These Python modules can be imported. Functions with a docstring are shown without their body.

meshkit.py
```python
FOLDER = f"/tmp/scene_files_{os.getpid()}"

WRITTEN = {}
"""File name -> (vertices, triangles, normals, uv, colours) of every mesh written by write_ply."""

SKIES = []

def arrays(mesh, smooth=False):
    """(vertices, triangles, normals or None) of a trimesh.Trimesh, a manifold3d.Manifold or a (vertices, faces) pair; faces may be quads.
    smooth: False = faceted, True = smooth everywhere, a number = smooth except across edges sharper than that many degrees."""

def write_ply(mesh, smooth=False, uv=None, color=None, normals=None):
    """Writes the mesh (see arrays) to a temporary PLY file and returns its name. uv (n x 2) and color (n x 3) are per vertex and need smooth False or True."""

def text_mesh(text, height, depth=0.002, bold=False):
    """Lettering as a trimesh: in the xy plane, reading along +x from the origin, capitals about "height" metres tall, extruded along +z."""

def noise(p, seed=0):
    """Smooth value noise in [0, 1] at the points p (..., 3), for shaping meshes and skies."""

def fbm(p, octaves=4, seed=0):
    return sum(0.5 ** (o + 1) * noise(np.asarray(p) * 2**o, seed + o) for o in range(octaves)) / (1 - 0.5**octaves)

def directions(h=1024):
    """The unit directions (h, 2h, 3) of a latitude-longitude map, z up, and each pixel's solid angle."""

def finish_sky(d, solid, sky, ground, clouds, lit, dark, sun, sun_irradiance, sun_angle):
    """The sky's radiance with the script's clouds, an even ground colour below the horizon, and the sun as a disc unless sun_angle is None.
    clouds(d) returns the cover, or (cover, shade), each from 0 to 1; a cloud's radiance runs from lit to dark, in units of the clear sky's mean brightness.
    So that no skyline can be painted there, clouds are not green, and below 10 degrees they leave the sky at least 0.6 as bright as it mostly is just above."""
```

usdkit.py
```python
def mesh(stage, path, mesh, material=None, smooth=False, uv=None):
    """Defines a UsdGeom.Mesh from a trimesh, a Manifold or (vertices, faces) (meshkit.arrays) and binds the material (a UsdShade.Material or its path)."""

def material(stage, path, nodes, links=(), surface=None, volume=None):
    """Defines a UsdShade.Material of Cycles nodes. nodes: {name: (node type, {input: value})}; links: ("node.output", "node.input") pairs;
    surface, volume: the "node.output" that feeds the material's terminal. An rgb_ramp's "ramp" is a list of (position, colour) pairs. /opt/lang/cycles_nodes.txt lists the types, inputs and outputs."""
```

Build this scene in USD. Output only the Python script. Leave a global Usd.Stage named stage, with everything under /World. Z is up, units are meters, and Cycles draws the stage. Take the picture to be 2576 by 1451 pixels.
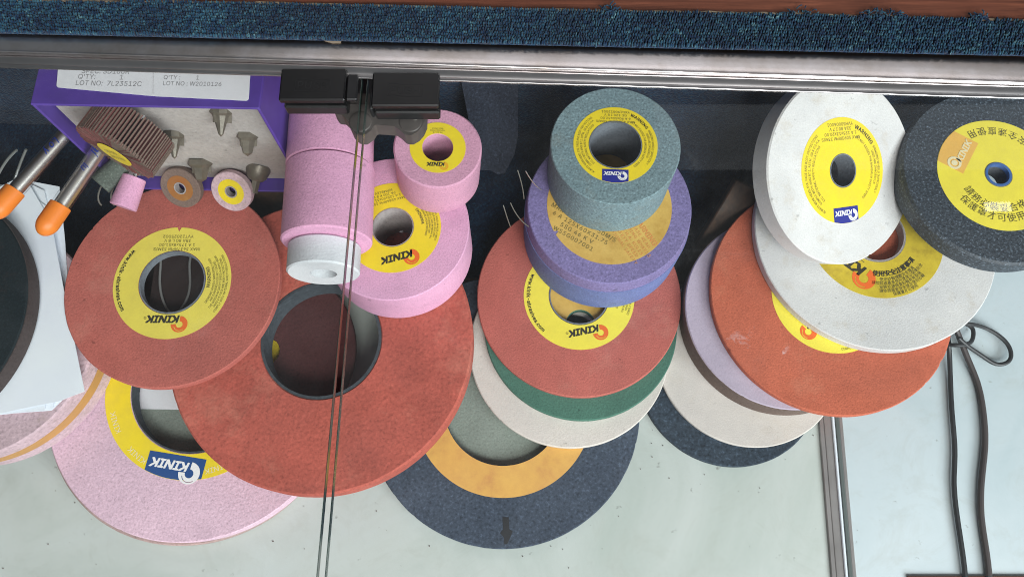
import math, random, glob, numpy as np, trimesh, usdkit
from pxr import Usd, UsdGeom, UsdLux, UsdShade, Gf, Sdf
from shapely.geometry import Polygon, Point, box as sbox, MultiPolygon, LineString
from shapely import affinity
from shapely.ops import unary_union
from meshkit import fbm, noise

random.seed(7)
rng = np.random.default_rng(7)
stage = Usd.Stage.CreateInMemory()
UsdGeom.SetStageUpAxis(stage, 'Z'); UsdGeom.SetStageMetersPerUnit(stage, 1.0)
UsdGeom.Xform.Define(stage, '/World'); UsdGeom.Scope.Define(stage, '/World/Looks')

# ------------------------------------------------------------------ camera, light, exposure
PITCH, CAM_H, FPX = math.radians(72.0), 0.69, 2022.0
cam = UsdGeom.Camera.Define(stage, '/World/camera')
cam.CreateHorizontalApertureAttr(36.0); cam.CreateVerticalApertureAttr(20.25)
cam.CreateFocalLengthAttr(36.0 * FPX / 2576); cam.CreateClippingRangeAttr((0.02, 50))
cam.AddTranslateOp().Set((0, 0, CAM_H)); cam.AddRotateXOp().Set(18.0)
cam.CreateExposureAttr(-0.04)
cam.CreateFocusDistanceAttr(0.62); cam.CreateFStopAttr(0.0)

def rect_light(name, pos, target, w, h, radiance, col):
    l = UsdLux.RectLight.Define(stage, '/World/' + name)
    l.CreateWidthAttr(w); l.CreateHeightAttr(h); l.CreateIntensityAttr(radiance); l.CreateColorAttr(Gf.Vec3f(*col))
    p, t = np.array(pos, float), np.array(target, float)
    z = (p - t) / np.linalg.norm(p - t)
    x = np.cross([0, 1, 0] if abs(z[2]) > .99 else [0, 0, 1], z); x /= np.linalg.norm(x); y = np.cross(z, x)
    m = Gf.Matrix4d(*x, 0, *y, 0, *z, 0, *p, 1)
    l.AddTransformOp().Set(m)
    return l
# the shop window behind and to the right of the viewer, the pale ceiling, and a ceiling fitting mirrored in the glass
rect_light('shop_window', (1.45, -1.55, 1.20), (0.1, 0.15, 0.1), 1.7, 1.0, 16.5, (0.92, 0.975, 1.0))
rect_light('added_front_light', (0.45, -1.70, 2.25), (0.05, 0.15, 0.1), 1.3, 0.8, 18.5, (1.0, 0.985, 0.97))  # added fill that brightens the wheel tops, kept out of the glass reflections
rect_light('pale_ceiling', (0.0, 0.0, 2.7), (0, 0, 0), 8.0, 8.0, 0.115, (0.86, 0.95, 1.0))
rect_light('ceiling_fitting', (1.12, 1.29, 2.2), (1.12, 1.29, 0), 1.3, 0.24, 0.55, (0.9, 0.96, 1.0))
rect_light('added_rail_light', (0.62, 1.74, 2.2), (0.62, 1.74, 0), 2.6, 0.40, 2.6, (1.0, 0.95, 0.95))  # unseen light added to brighten the reflection in the aluminium rail
rect_light('ceiling_lamp', (1.55, 1.04, 2.2), (1.55, 1.04, 0), 0.085, 0.032, 9.0, (1.0, 1.0, 1.0))

# ------------------------------------------------------------------ helpers
def at(px, py, z):
    """Point at height z seen at a spot of the 2576 x 1451 picture."""
    u, v = (px - 1288) / FPX, (725.5 - py) / FPX
    t = (CAM_H - z) / (math.sin(PITCH) - v * math.cos(PITCH))
    return np.array([u * t, t * (math.cos(PITCH) + v * math.sin(PITCH)), z])

used = {}
def path_for(name, parent=None):
    base = str(parent.GetPath()) if parent is not None else '/World'
    p = f'{base}/{name}'; n = used.get(p, 0); used[p] = n + 1
    return p if n == 0 else f'{p}_{n:03d}'
def tag(o, label=None, cat=None, group=None, kind=None):
    for k, v in (('label', label), ('category', cat), ('group', group), ('kind', kind)):
        if v: o.SetCustomDataByKey(k, v)
    return o
def frame(pos, zaxis=(0, 0, 1), spin=0.0, xhint=(1, 0, 0)):
    """4x4 with local z along zaxis and x near xhint turned by spin (degrees)."""
    z = np.array(zaxis, float); z /= np.linalg.norm(z)
    x = np.array(xhint, float); x -= z * (x @ z); x /= np.linalg.norm(x); y = np.cross(z, x)
    c, s = math.cos(math.radians(spin)), math.sin(math.radians(spin))
    m = np.eye(4); m[:3, 0] = c * x + s * y; m[:3, 1] = -s * x + c * y; m[:3, 2] = z; m[:3, 3] = pos
    return m
def thing(name, label, cat, m=None, group=None, kind=None):
    x = UsdGeom.Xform.Define(stage, path_for(name))
    if m is not None: x.AddTransformOp().Set(Gf.Matrix4d(*np.asarray(m).T.ravel().tolist()))
    return tag(x.GetPrim(), label, cat, group, kind)
def obj(name, mesh, mat, parent=None, smooth=30, **kw):
    if isinstance(mesh, list): mesh = trimesh.util.concatenate(mesh)
    p = usdkit.mesh(stage, path_for(name, parent), mesh, mat, smooth=smooth).GetPrim()
    return tag(p, **kw)

def bx(lo, hi):
    lo, hi = np.array(lo, float), np.array(hi, float)
    b = trimesh.creation.box(hi - lo); b.apply_translation((lo + hi) / 2); return b
def rbx(lo, hi, r):
    """Box with chamfered edges (hull of 24 corners)."""
    lo, hi = np.array(lo, float), np.array(hi, float); pts = []
    for i in np.ndindex(2, 2, 2):
        c = np.where(np.array(i) == 1, hi, lo); s = np.where(np.array(i) == 1, -1, 1)
        for k in range(3):
            d = s * r; d[k] = 0; pts.append(c + d)
    return trimesh.convex.convex_hull(np.array(pts))
def lathe(prof, n=128, closed=True):
    """Surface of revolution about z of a closed (r, z) outline."""
    prof = np.array(prof, float); k = len(prof); a = np.linspace(0, 2 * math.pi, n, endpoint=False)
    v = np.stack([np.outer(np.cos(a), prof[:, 0]), np.outer(np.sin(a), prof[:, 0]), np.tile(prof[:, 1], (n, 1))], -1).reshape(-1, 3)
    i, j = np.meshgrid(np.arange(n), np.arange(k if closed else k - 1), indexing='ij')
    a0, a1, b0, b1 = i * k + j, i * k + (j + 1) % k, ((i + 1) % n) * k + j, ((i + 1) % n) * k + (j + 1) % k
    f = np.vstack([np.stack([a0, b0, b1], -1).reshape(-1, 3), np.stack([a0, b1, a1], -1).reshape(-1, 3)])
    m = trimesh.Trimesh(v, f, process=False); m.merge_vertices(); m.update_faces(m.nondegenerate_faces()); m.fix_normals(); return m
def solid(prof, n=96):
    """Lathe of an open (r, z) line whose ends lie on the axis."""
    return lathe(prof, n, closed=False)
def tube(pts, r, n=10, cap=True):
    pts = np.array(pts, float); r = np.broadcast_to(r, len(pts)); t = np.gradient(pts, axis=0); t /= np.linalg.norm(t, axis=1)[:, None]
    up = np.array([0, 0, 1.]) if abs(t[0][2]) < .9 else np.array([1., 0, 0]); v = []
    for p, d, rr in zip(pts, t, r):
        a = np.cross(up, d); a /= np.linalg.norm(a); b = np.cross(d, a); up = b
        ang = np.linspace(0, 2 * math.pi, n, endpoint=False)
        v.append(p + rr * (np.outer(np.cos(ang), a) + np.outer(np.sin(ang), b)))
    k = len(pts); v = np.vstack(v + [pts[:1], pts[-1:]]); f = []
    for i in range(k - 1):
        for j in range(n):
            a, b, c, d = i * n + j, i * n + (j + 1) % n, (i + 1) * n + j, (i + 1) * n + (j + 1) % n
            f += [(a, b, d), (a, d, c)]
    if cap:
        for j in range(n): f += [(k * n, (j + 1) % n, j), (k * n + 1, (k - 1) * n + j, (k - 1) * n + (j + 1) % n)]
    m = trimesh.Trimesh(v, f, process=False); m.fix_normals(); return m
def spline(pts, n=60):
    from scipy.interpolate import CubicSpline
    pts = np.array(pts, float); s = np.r_[0, np.cumsum(np.linalg.norm(np.diff(pts, axis=0), axis=1))]
    return CubicSpline(s, pts)(np.linspace(0, s[-1], n))
def extrude(poly, z0, z1):
    gs = getattr(poly, 'geoms', [poly]); out = []
    for g in gs:
        if g.area <= 0: continue
        m = trimesh.creation.extrude_polygon(g, z1 - z0, engine='earcut'); m.apply_translation((0, 0, z0)); out.append(m)
    return trimesh.util.concatenate(out)
def flat(poly, z):
    """Flat print: triangulated outline facing +z."""
    out = []
    for g in getattr(poly, 'geoms', [poly]):
        if g.geom_type != 'Polygon' or g.area <= 0: continue
        v, f = trimesh.creation.triangulate_polygon(g, engine='earcut')
        v = np.c_[v, np.full(len(v), z)]; a, b, c = v[f[:, 0]], v[f[:, 1]], v[f[:, 2]]
        flip = np.cross(b - a, c - a)[:, 2] < 0; f[flip] = f[flip][:, ::-1]
        out.append(trimesh.Trimesh(v, f, process=False))
    return trimesh.util.concatenate(out)
def moved(m, T):
    m = m.copy(); m.apply_transform(T); return m

# lettering ---------------------------------------------------------------
FONTS = glob.glob('/opt/blender-*/*/datafiles/fonts')[0]
_f, _g = {}, {}
def font(kind, size):
    from PIL import ImageFont
    if (kind, size) not in _f: _f[kind, size] = ImageFont.truetype(f'{FONTS}/{kind}.woff2', size)
    return _f[kind, size]
LATIN, CJK, MONO = 'Inter', 'Noto Sans CJK Regular', 'DejaVuSansMono'
def glyph(ch, kind=LATIN, size=48):
    """(outline with capitals about 1 high, advance)."""
    if (ch, kind, size) in _g: return _g[ch, kind, size]
    from PIL import Image, ImageDraw
    ft = font(kind, size); cap = size * 0.73; adv = ft.getlength(ch) / cap; shape = Polygon()
    x0, y0, x1, y1 = ft.getbbox(ch, anchor='ls')
    if x1 > x0 and y1 > y0 and ch.strip():
        im = Image.new('L', (x1 - x0 + 8, y1 - y0 + 8)); ImageDraw.Draw(im).text((4 - x0, 4 - y0), ch, 255, ft, anchor='ls')
        on = np.pad(np.asarray(im) > 120, ((0, 0), (1, 1))).astype(np.int8)
        rows, st = np.nonzero(np.diff(on, axis=1) == 1); en = np.nonzero(np.diff(on, axis=1) == -1)[1]
        shape = unary_union([sbox(a, -r - 1, b, -r) for r, a, b in zip(rows, st, en)]).buffer(.6).buffer(-.6).simplify(.7)
        shape = affinity.affine_transform(shape, [1 / cap, 0, 0, 1 / cap, (x0 - 4) / cap, (4 - y0) / cap])
    _g[ch, kind, size] = shape, adv
    return shape, adv
def width(s, kind=LATIN, track=0): return sum(glyph(c, kind)[1] + track for c in s)
def line_text(s, h, x=0, y=0, kind=LATIN, bold=0, slant=0, squeeze=1, anchor='c', track=0, size=48):
    w = width(s, kind, track) * squeeze; cx = -w / 2 if anchor == 'c' else 0; out = []
    for c in s:
        g, a = glyph(c, kind, size)
        if not g.is_empty:
            if bold: g = g.buffer(bold)
            out.append(affinity.affine_transform(g, [h * squeeze, h * slant, 0, h, x + cx * h, y]))
        cx += (a + track) * squeeze
    return unary_union(out) if bold else MultiPolygon([p for g in out for p in getattr(g, 'geoms', [g])])
def arc_text(s, r, deg, h, inward=False, kind=LATIN, bold=0, squeeze=1, track=0, size=48):
    """Text on a circle, centred on angle deg; tops outwards (clockwise) or inwards (counter-clockwise)."""
    w = width(s, kind, track) * h * squeeze; out = []; pos = -w / 2
    for c in s:
        g, a = glyph(c, kind, size); a = (a + track) * h * squeeze
        if not g.is_empty:
            if bold: g = g.buffer(bold)
            mid = pos + a / 2; ang = math.radians(deg) + (mid / r if inward else -mid / r)
            g = affinity.affine_transform(g, [h * squeeze, 0, 0, h, -a / 2, 0])
            g = affinity.rotate(g, math.degrees(ang) + (90 if inward else -90), origin=(0, 0))
            out.append(affinity.translate(g, r * math.cos(ang), r * math.sin(ang)))
        pos += a
    return MultiPolygon([p for g in out for p in getattr(g, 'geoms', [g]) if p.geom_type == 'Polygon'])
def both(*gs): return MultiPolygon([p for g in gs for p in getattr(g, 'geoms', [g]) if p.geom_type == 'Polygon'])
def emblem(x, y, r, quad=(-92, 2)):
    """Swirl: a ring with one quarter open and a thin light line through it."""
    ring = Point(0, 0).buffer(r, 24).difference(Point(-.02 * r, .05 * r).buffer(.40 * r, 16))
    a = np.radians(np.linspace(quad[0], quad[1], 12))
    ring = ring.difference(Polygon([(0, 0)] + [(2 * r * math.cos(t), 2 * r * math.sin(t)) for t in a]))
    t = np.radians(np.linspace(20, 130, 16))
    swoosh = LineString([(.75 * r * math.cos(q) - .12 * r + .1 * r * (i / 16), .72 * r * math.sin(q) + .1 * r) for i, q in enumerate(t)]).buffer(.035 * r)
    return affinity.translate(ring.difference(swoosh), x, y)

# ------------------------------------------------------------------ materials
L = '/World/Looks/'
def mat_plain(name, col, rough=.6, metal=0., spec=.5, bump=None, var=None, coat=0., extra=None):
    nodes = {'geo': ('geometry', {}), 'p': ('principled_bsdf', {'base_color': col, 'roughness': rough, 'metallic': metal, 'specular_ior_level': spec, 'coat_weight': coat, **(extra or {})})}
    links = []
    if var:      # (scale, strength): blotchy tone
        c = np.array(col)
        nodes['n'] = ('noise_texture', {'scale': var[0], 'detail': 5.0, 'roughness': .6}); links.append(('geo.position', 'n.vector'))
        nodes['r'] = ('rgb_ramp', {'ramp': [(.3, tuple(c * (1 - var[1]))), (.7, tuple(np.minimum(c * (1 + var[1]), .95)))]})
        links += [('n.fac', 'r.fac'), ('r.color', 'p.base_color')]
    if bump:
        nodes['bn'] = ('noise_texture', {'scale': bump[0], 'detail': 3.0}); nodes['b'] = ('bump', {'strength': bump[1], 'distance': bump[2]})
        links += [('geo.position', 'bn.vector'), ('bn.fac', 'b.height'), ('b.normal', 'p.normal')]
    return usdkit.material(stage, L + name, nodes, links, surface='p.BSDF')
def mat_grit(name, col, light=1.25, dark=.72, scale=900, bump=.55, blotch=.10, dirt=None, rough=.85, stain=None, spec=.25):
    """Bonded abrasive: grains, tone blotches, bumps; dirt = (colour, amount) in soft patches."""
    c = np.array(col)
    nodes = {'geo': ('geometry', {}),
             'g': ('noise_texture', {'scale': float(scale), 'detail': 2.0, 'roughness': .7}),
             'gr': ('rgb_ramp', {'ramp': [(.28, tuple(c * dark)), (.48, tuple(c)), (.56, tuple(c)), (.76, tuple(np.minimum(c * light, .93)))]}),
             'm': ('noise_texture', {'scale': 22.0, 'detail': 6.0, 'roughness': .65, 'distortion': .6}),
             'mr': ('rgb_ramp', {'ramp': [(.3, (1 - blotch,) * 3), (.7, (1 + blotch * .5,) * 3)]}),
             'mul': ('mix', {'mix_type': 'multiply', 'fac': 1.0}),
             'bn': ('noise_texture', {'scale': float(scale) * .7, 'detail': 3.0}), 'b': ('bump', {'strength': bump, 'distance': .0007}),
             'p': ('principled_bsdf', {'roughness': rough, 'specular_ior_level': spec})}
    links = [('geo.position', 'g.vector'), ('geo.position', 'm.vector'), ('geo.position', 'bn.vector'), ('g.fac', 'gr.fac'), ('m.fac', 'mr.fac'),
             ('gr.color', 'mul.color1'), ('mr.color', 'mul.color2'), ('bn.fac', 'b.height'), ('b.normal', 'p.normal')]
    nodes.update({'big': ('noise_texture', {'scale': 9.0, 'detail': 5.0, 'roughness': .6}), 'bigr': ('rgb_ramp', {'ramp': [(.35, (.86, .86, .87)), (.68, (1.08, 1.07, 1.06))]}), 'mul2': ('mix', {'mix_type': 'multiply', 'fac': 1.0}),
             'sp': ('noise_texture', {'scale': 150.0, 'detail': 3.0, 'roughness': .5}), 'spr': ('rgb_ramp', {'ramp': [(.70, (0, 0, 0)), (.75, (.55, .55, .55))]}), 'spm': ('mix', {'color2': tuple(c * .38)})})
    links += [('geo.position', 'big.vector'), ('big.fac', 'bigr.fac'), ('mul.color', 'mul2.color1'), ('bigr.color', 'mul2.color2'), ('geo.position', 'sp.vector'), ('sp.fac', 'spr.fac'), ('spr.color', 'spm.fac'), ('mul2.color', 'spm.color1')]
    out = 'spm.color'
    if dirt is None: dirt = (tuple(c * .62), .4, 30.)
    if dirt:
        nodes['dn'] = ('noise_texture', {'scale': dirt[2] if len(dirt) > 2 else 38.0, 'detail': 7.0, 'roughness': .72})
        nodes['dr'] = ('rgb_ramp', {'ramp': [(.54, (0, 0, 0)), (.72, (dirt[1],) * 3)]}); nodes['dm'] = ('mix', {'color2': dirt[0]})
        links += [('geo.position', 'dn.vector'), ('dn.fac', 'dr.fac'), ('dr.color', 'dm.fac'), (out, 'dm.color1')]; out = 'dm.color'
    links.append((out, 'p.base_color'))
    return usdkit.material(stage, L + name, nodes, links, surface='p.BSDF')
def mat_paper(name, col, dirt=.10, rough=.55, scale=60., tint=(.45, .33, .12)):
    c = np.array(col)
    nodes = {'geo': ('geometry', {}), 'n': ('noise_texture', {'scale': scale, 'detail': 7.0, 'roughness': .7}),
             'r': ('rgb_ramp', {'ramp': [(.38, tuple(np.minimum(c * 1.03, .95))), (.55, tuple(c * (1 - dirt * .5) + np.array(tint) * dirt * .5)), (.80, tuple(c * (1 - min(1, dirt * 2.2)) + np.array(tint) * min(1, dirt * 2.2)))]}),
             'f': ('noise_texture', {'scale': 900.0, 'detail': 2.0}), 'b': ('bump', {'strength': .12, 'distance': .0004}),
             'p': ('principled_bsdf', {'roughness': rough, 'specular_ior_level': .35})}
    return usdkit.material(stage, L + name, nodes, [('geo.position', 'n.vector'), ('geo.position', 'f.vector'), ('n.fac', 'r.fac'), ('r.color', 'p.base_color'), ('f.fac', 'b.height'), ('b.normal', 'p.normal')], surface='p.BSDF')

M = {}
M['red'] = mat_grit('red_grit', (.49, .135, .108), dirt=((.56, .25, .19), .45, 16.), blotch=.15)
M['red_big'] = mat_grit('brick_red_grit', (.47, .108, .078), scale=420, bump=.8, dirt=((.60, .24, .17), .55, 13.), blotch=.22)
M['red_orange'] = mat_grit('orange_red_grit', (.53, .135, .075), dirt=((.60, .26, .16), .4, 15.), blotch=.12)
M['grey_green'] = mat_grit('pale_grey_green_grit', (.25, .29, .25), scale=600)
M['shade_red'] = mat_grit('shade_red_grit', (.075, .026, .026), scale=500)
M['pink'] = mat_grit('pink_grit', (.72, .39, .57), scale=950, bump=.4, blotch=.07)
M['pink_deep'] = mat_grit('rose_grit', (.74, .38, .56), scale=850, bump=.45, blotch=.08)
M['pink_pale'] = mat_grit('pale_pink_grit', (.71, .50, .60), scale=620, bump=.6, blotch=.06)
M['pink_dusty'] = mat_grit('dusty_pink_grit', (.60, .44, .48), scale=420, bump=.9, dirt=((.38, .29, .22), .6))
M['tan_pink'] = mat_grit('tan_pink_grit', (.42, .30, .28), scale=500)
M['purple'] = mat_grit('purple_grit', (.225, .19, .39), scale=600, bump=.6, light=1.5, dark=.6)
M['blue_side'] = mat_grit('blue_grit', (.155, .20, .42), scale=650, bump=.8, light=1.4)
M['teal'] = mat_grit('blue_green_grit', (.19, .275, .30), scale=600, bump=.6, light=1.8, dark=.55, dirt=((.22, .20, .15), .4))
M['green'] = mat_grit('dark_green_grit', (.070, .175, .130), scale=800)
M['cream'] = mat_grit('cream_grit', (.66, .61, .56), blotch=.06, bump=.3, scale=1100, light=1.1, dark=.88, dirt=((.5, .42, .32), .25))
M['white'] = mat_grit('white_grit', (.68, .675, .66), light=1.10, dark=.86, blotch=.07, dirt=((.46, .38, .27), .45), bump=.35, scale=1100)
M['white_blue'] = mat_grit('cool_white_grit', (.68, .71, .73), light=1.08, dark=.88, blotch=.04, bump=.5)
M['lavender'] = mat_grit('lavender_grit', (.48, .41, .50), bump=.3, light=1.12, dark=.86, blotch=.06)
M['slate'] = mat_grit('slate_grit', (.056, .074, .105), scale=420, light=1.9, dark=.5)
M['slate_dark'] = mat_grit('dark_slate_grit', (.034, .050, .070), scale=380, light=2.4, dark=.4, bump=.9)
M['black'] = mat_grit('black_grit', (.042, .054, .068), scale=520, light=5.0, dark=.35, bump=1.1, spec=.5, rough=.6)
M['dark_green'] = mat_grit('dark_green_black_grit', (.009, .017, .021), scale=600, light=1.8, dirt=((.06, .035, .03), .5))
M['shaded_side'] = mat_grit('shaded_side_grit', (.17, .12, .10), scale=500)
M['brown_rim'] = mat_grit('dark_brown_grit', (.062, .048, .046), scale=500)
M['rose_pale'] = mat_grit('soft_rose_grit', (.64, .33, .46), scale=850, bump=.45)
M['mount_grey'] = mat_grit('grey_green_grit', (.105, .125, .105), scale=600, light=2.0, bump=.9)
M['small_brown'] = mat_grit('grey_brown_grit', (.20, .14, .115), scale=600)
M['sleeve'] = mat_grit('grey_sleeve', (.17, .19, .215), scale=500, bump=.4)
M['sleeve_dark'] = mat_grit('dark_sleeve', (.055, .066, .076), scale=260, bump=.7, light=1.5)
M['sleeve_pale'] = mat_grit('pale_sleeve', (.38, .34, .33), scale=500, bump=.3)
M['blue_bush'] = mat_plain('blue_plastic', (.06, .14, .36), .4)
M['yellow'] = mat_paper('yellow_paper', (.78, .66, .10), .12)
M['yellow_bright'] = mat_paper('bright_yellow_paper', (.82, .64, .022), .12)
M['yellow_lemon'] = mat_paper('lemon_paper', (.84, .72, .075), .10)
M['olive'] = mat_paper('olive_yellow_paper', (.62, .47, .035), .35, tint=(.25, .16, .02))
M['mustard'] = mat_paper('mustard_paper', (.66, .43, .11), .55, scale=45., tint=(.42, .22, .035))
M['ochre'] = mat_paper('ochre_paper', (.70, .40, .10), .35, scale=50., tint=(.5, .2, .08))
M['tan_band'] = mat_paper('tan_band_paper', (.52, .27, .085), .3, scale=50., tint=(.35, .2, .1))
M['orange_card'] = mat_paper('orange_card', (.30, .11, .028), .3)
M['peach'] = mat_paper('peach_print', (.80, .46, .10), .1)
M['ink'] = mat_plain('black_ink', (.035, .032, .02), .5)
M['ink_soft'] = mat_plain('soft_ink', (.30, .25, .04), .6)
M['ink_grey'] = mat_plain('grey_ink', (.26, .26, .27), .6)
M['ink_orange'] = mat_plain('orange_ink', (.80, .15, .025), .5)
M['ink_amber'] = mat_plain('amber_ink', (.80, .40, .02), .5)
M['ink_rust'] = mat_plain('rust_ink', (.66, .27, .07), .6)
M['ink_blue'] = mat_plain('blue_ink', (.022, .030, .26), .45)
M['ink_navy'] = mat_plain('navy_ink', (.02, .075, .24), .45)
M['ink_white'] = mat_plain('white_ink', (.82, .82, .82), .5)
M['ink_cream'] = mat_plain('cream_ink', (.80, .72, .45), .5)
M['pen_blue'] = mat_plain('blue_pen', (.012, .03, .22), .4)
M['marker'] = mat_plain('black_marker', (.012, .013, .016), .7)
M['box'] = mat_plain('purple_card', (.085, .042, .29), .55, var=(40., .12), bump=(700., .15, .0004))
M['foam'] = mat_grit('grey_foam', (.44, .41, .385), scale=380, bump=.7, light=1.15, dark=.85, dirt=((.30, .27, .24), .4))
M['sticker'] = mat_paper('white_sticker', (.74, .75, .78), .12, scale=30., tint=(.5, .5, .52))
M['paper'] = mat_plain('white_sheet', (.82, .87, .96), .65, var=(12., .05))
M['steel'] = mat_plain('steel', (.75, .74, .72), .36, metal=1.)
M['rod'] = mat_plain('tube_metal', (.78, .74, .70), .36, metal=1., var=(30., .1), spec=1.)
M['carbide'] = mat_plain('carbide', (.155, .135, .105), .42, metal=.35, bump=(600., .2, .0004), var=(150., .2))
M['orange_cap'] = mat_plain('orange_rubber', (.80, .215, .022), .45, bump=(500., .1, .0003), var=(60., .06))
M['flap'] = mat_plain('flap_cloth', (.15, .046, .042), .8, var=(200., .2), bump=(900., .4, .0004))
M['flap_edge'] = mat_grit('flap_face', (.20, .145, .115), scale=700, bump=.9)
M['black_plastic'] = mat_plain('black_plastic', (.0045, .0045, .005), .34, bump=(300., .04, .0004), var=(80., .3))
M['dusty_plastic'] = mat_plain('dusty_dark_plastic', (.070, .060, .055), .5, var=(60., .3), bump=(400., .2, .0004))
M['latch_grey'] = mat_plain('worn_dark_plastic', (.009, .009, .010), .45, var=(70., .4))
def mat_floor(name, tones):
    return usdkit.material(stage, L + name, {
    'geo': ('geometry', {}), 'n': ('noise_texture', {'scale': 5.0, 'detail': 7.0, 'roughness': .62, 'distortion': .8}), 'r': ('rgb_ramp', {'ramp': list(zip((.32, .52, .72), tones))}),
    'w': ('noise_texture', {'scale': 17.0, 'detail': 8.0, 'roughness': .75, 'distortion': 1.5}), 'wr': ('rgb_ramp', {'ramp': [(.50, (0, 0, 0)), (.66, (.22, .22, .22)), (.8, (.5, .5, .5))]}), 'wm': ('mix', {'color2': (.33, .34, .29)}),
    's': ('noise_texture', {'scale': 95.0, 'detail': 4.0, 'roughness': .55}), 'sr': ('rgb_ramp', {'ramp': [(.69, (0, 0, 0)), (.75, (.65, .65, .65))]}), 'sm': ('mix', {'color2': (.16, .16, .14)}),
    'b': ('bump', {'strength': .08, 'distance': .002}), 'rr': ('map_range', {'from_min': .4, 'from_max': .7, 'to_min': .30, 'to_max': .55}), 'p': ('principled_bsdf', {'specular_ior_level': .45})},
    [('geo.position', 'n.vector'), ('geo.position', 's.vector'), ('geo.position', 'w.vector'), ('w.fac', 'wr.fac'), ('wr.color', 'wm.fac'), ('n.fac', 'r.fac'), ('s.fac', 'sr.fac'), ('sr.color', 'sm.fac'), ('r.color', 'wm.color1'), ('wm.color', 'sm.color1'), ('sm.color', 'p.base_color'),
     ('n.fac', 'b.height'), ('b.normal', 'p.normal'), ('w.fac', 'rr.value'), ('rr.result', 'p.roughness')], surface='p.BSDF')
M['floor'] = mat_floor('painted_board', ((.42, .47, .43), (.515, .555, .525), (.55, .60, .585)))
M['floor_blue'] = mat_floor('bluish_board', ((.44, .53, .555), (.51, .585, .61), (.56, .63, .655)))
def mat_carpet(name, ramp, island):
    nodes = {'geo': ('geometry', {}), 'v': ('voronoi_texture', {'scale': 520.0}), 'n': ('noise_texture', {'scale': 30.0, 'detail': 4.0}),
             'r': ('rgb_ramp', {'ramp': ramp}), 'nr': ('rgb_ramp', {'ramp': [(.35, (.7, .7, .75)), (.68, (1.25, 1.2, 1.15))]}), 'mul': ('mix', {'mix_type': 'multiply', 'fac': 1.0}),
             'b': ('bump', {'strength': .5, 'distance': .0014, 'invert': True}), 'p': ('principled_bsdf', {'roughness': .9, 'specular_ior_level': .2, 'sheen_weight': .15})}
    links = [('geo.position', 'v.vector'), ('geo.position', 'n.vector'), ('r.color', 'mul.color1'), ('n.fac', 'nr.fac'), ('nr.color', 'mul.color2'), ('mul.color', 'p.base_color')]
    if island:
        nodes['hn'] = ('noise_texture', {'scale': 310.0, 'detail': 3.0, 'roughness': .75}); nodes['hm'] = ('map_range', {'from_min': .30, 'from_max': .70, 'to_min': 0.0, 'to_max': 1.0, 'clamp': True})
        links += [('geo.position', 'hn.vector'), ('hn.fac', 'hm.value'), ('hm.result', 'r.fac')]
    else:
        nodes['bw'] = ('rgb_to_bw', {}); links += [('v.color', 'bw.color'), ('bw.val', 'r.fac'), ('v.distance', 'b.height'), ('b.normal', 'p.normal')]
    return usdkit.material(stage, L + name, nodes, links, surface='p.BSDF')
M['pile'] = mat_carpet('carpet_pile', [(0, (.0015, .006, .028)), (.35, (.004, .022, .056)), (.7, (.014, .058, .094)), (.86, (.034, .098, .128)), (1, (.10, .19, .21))], True)
M['carpet'] = mat_carpet('carpet_cloth', [(0, (.0012, .006, .024)), (.5, (.0035, .019, .055)), (1, (.012, .052, .100))], False)
M['backing'] = mat_plain('carpet_backing', (.25, .20, .14), .9, bump=(800., .6, .0006), var=(300., .4))
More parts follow.
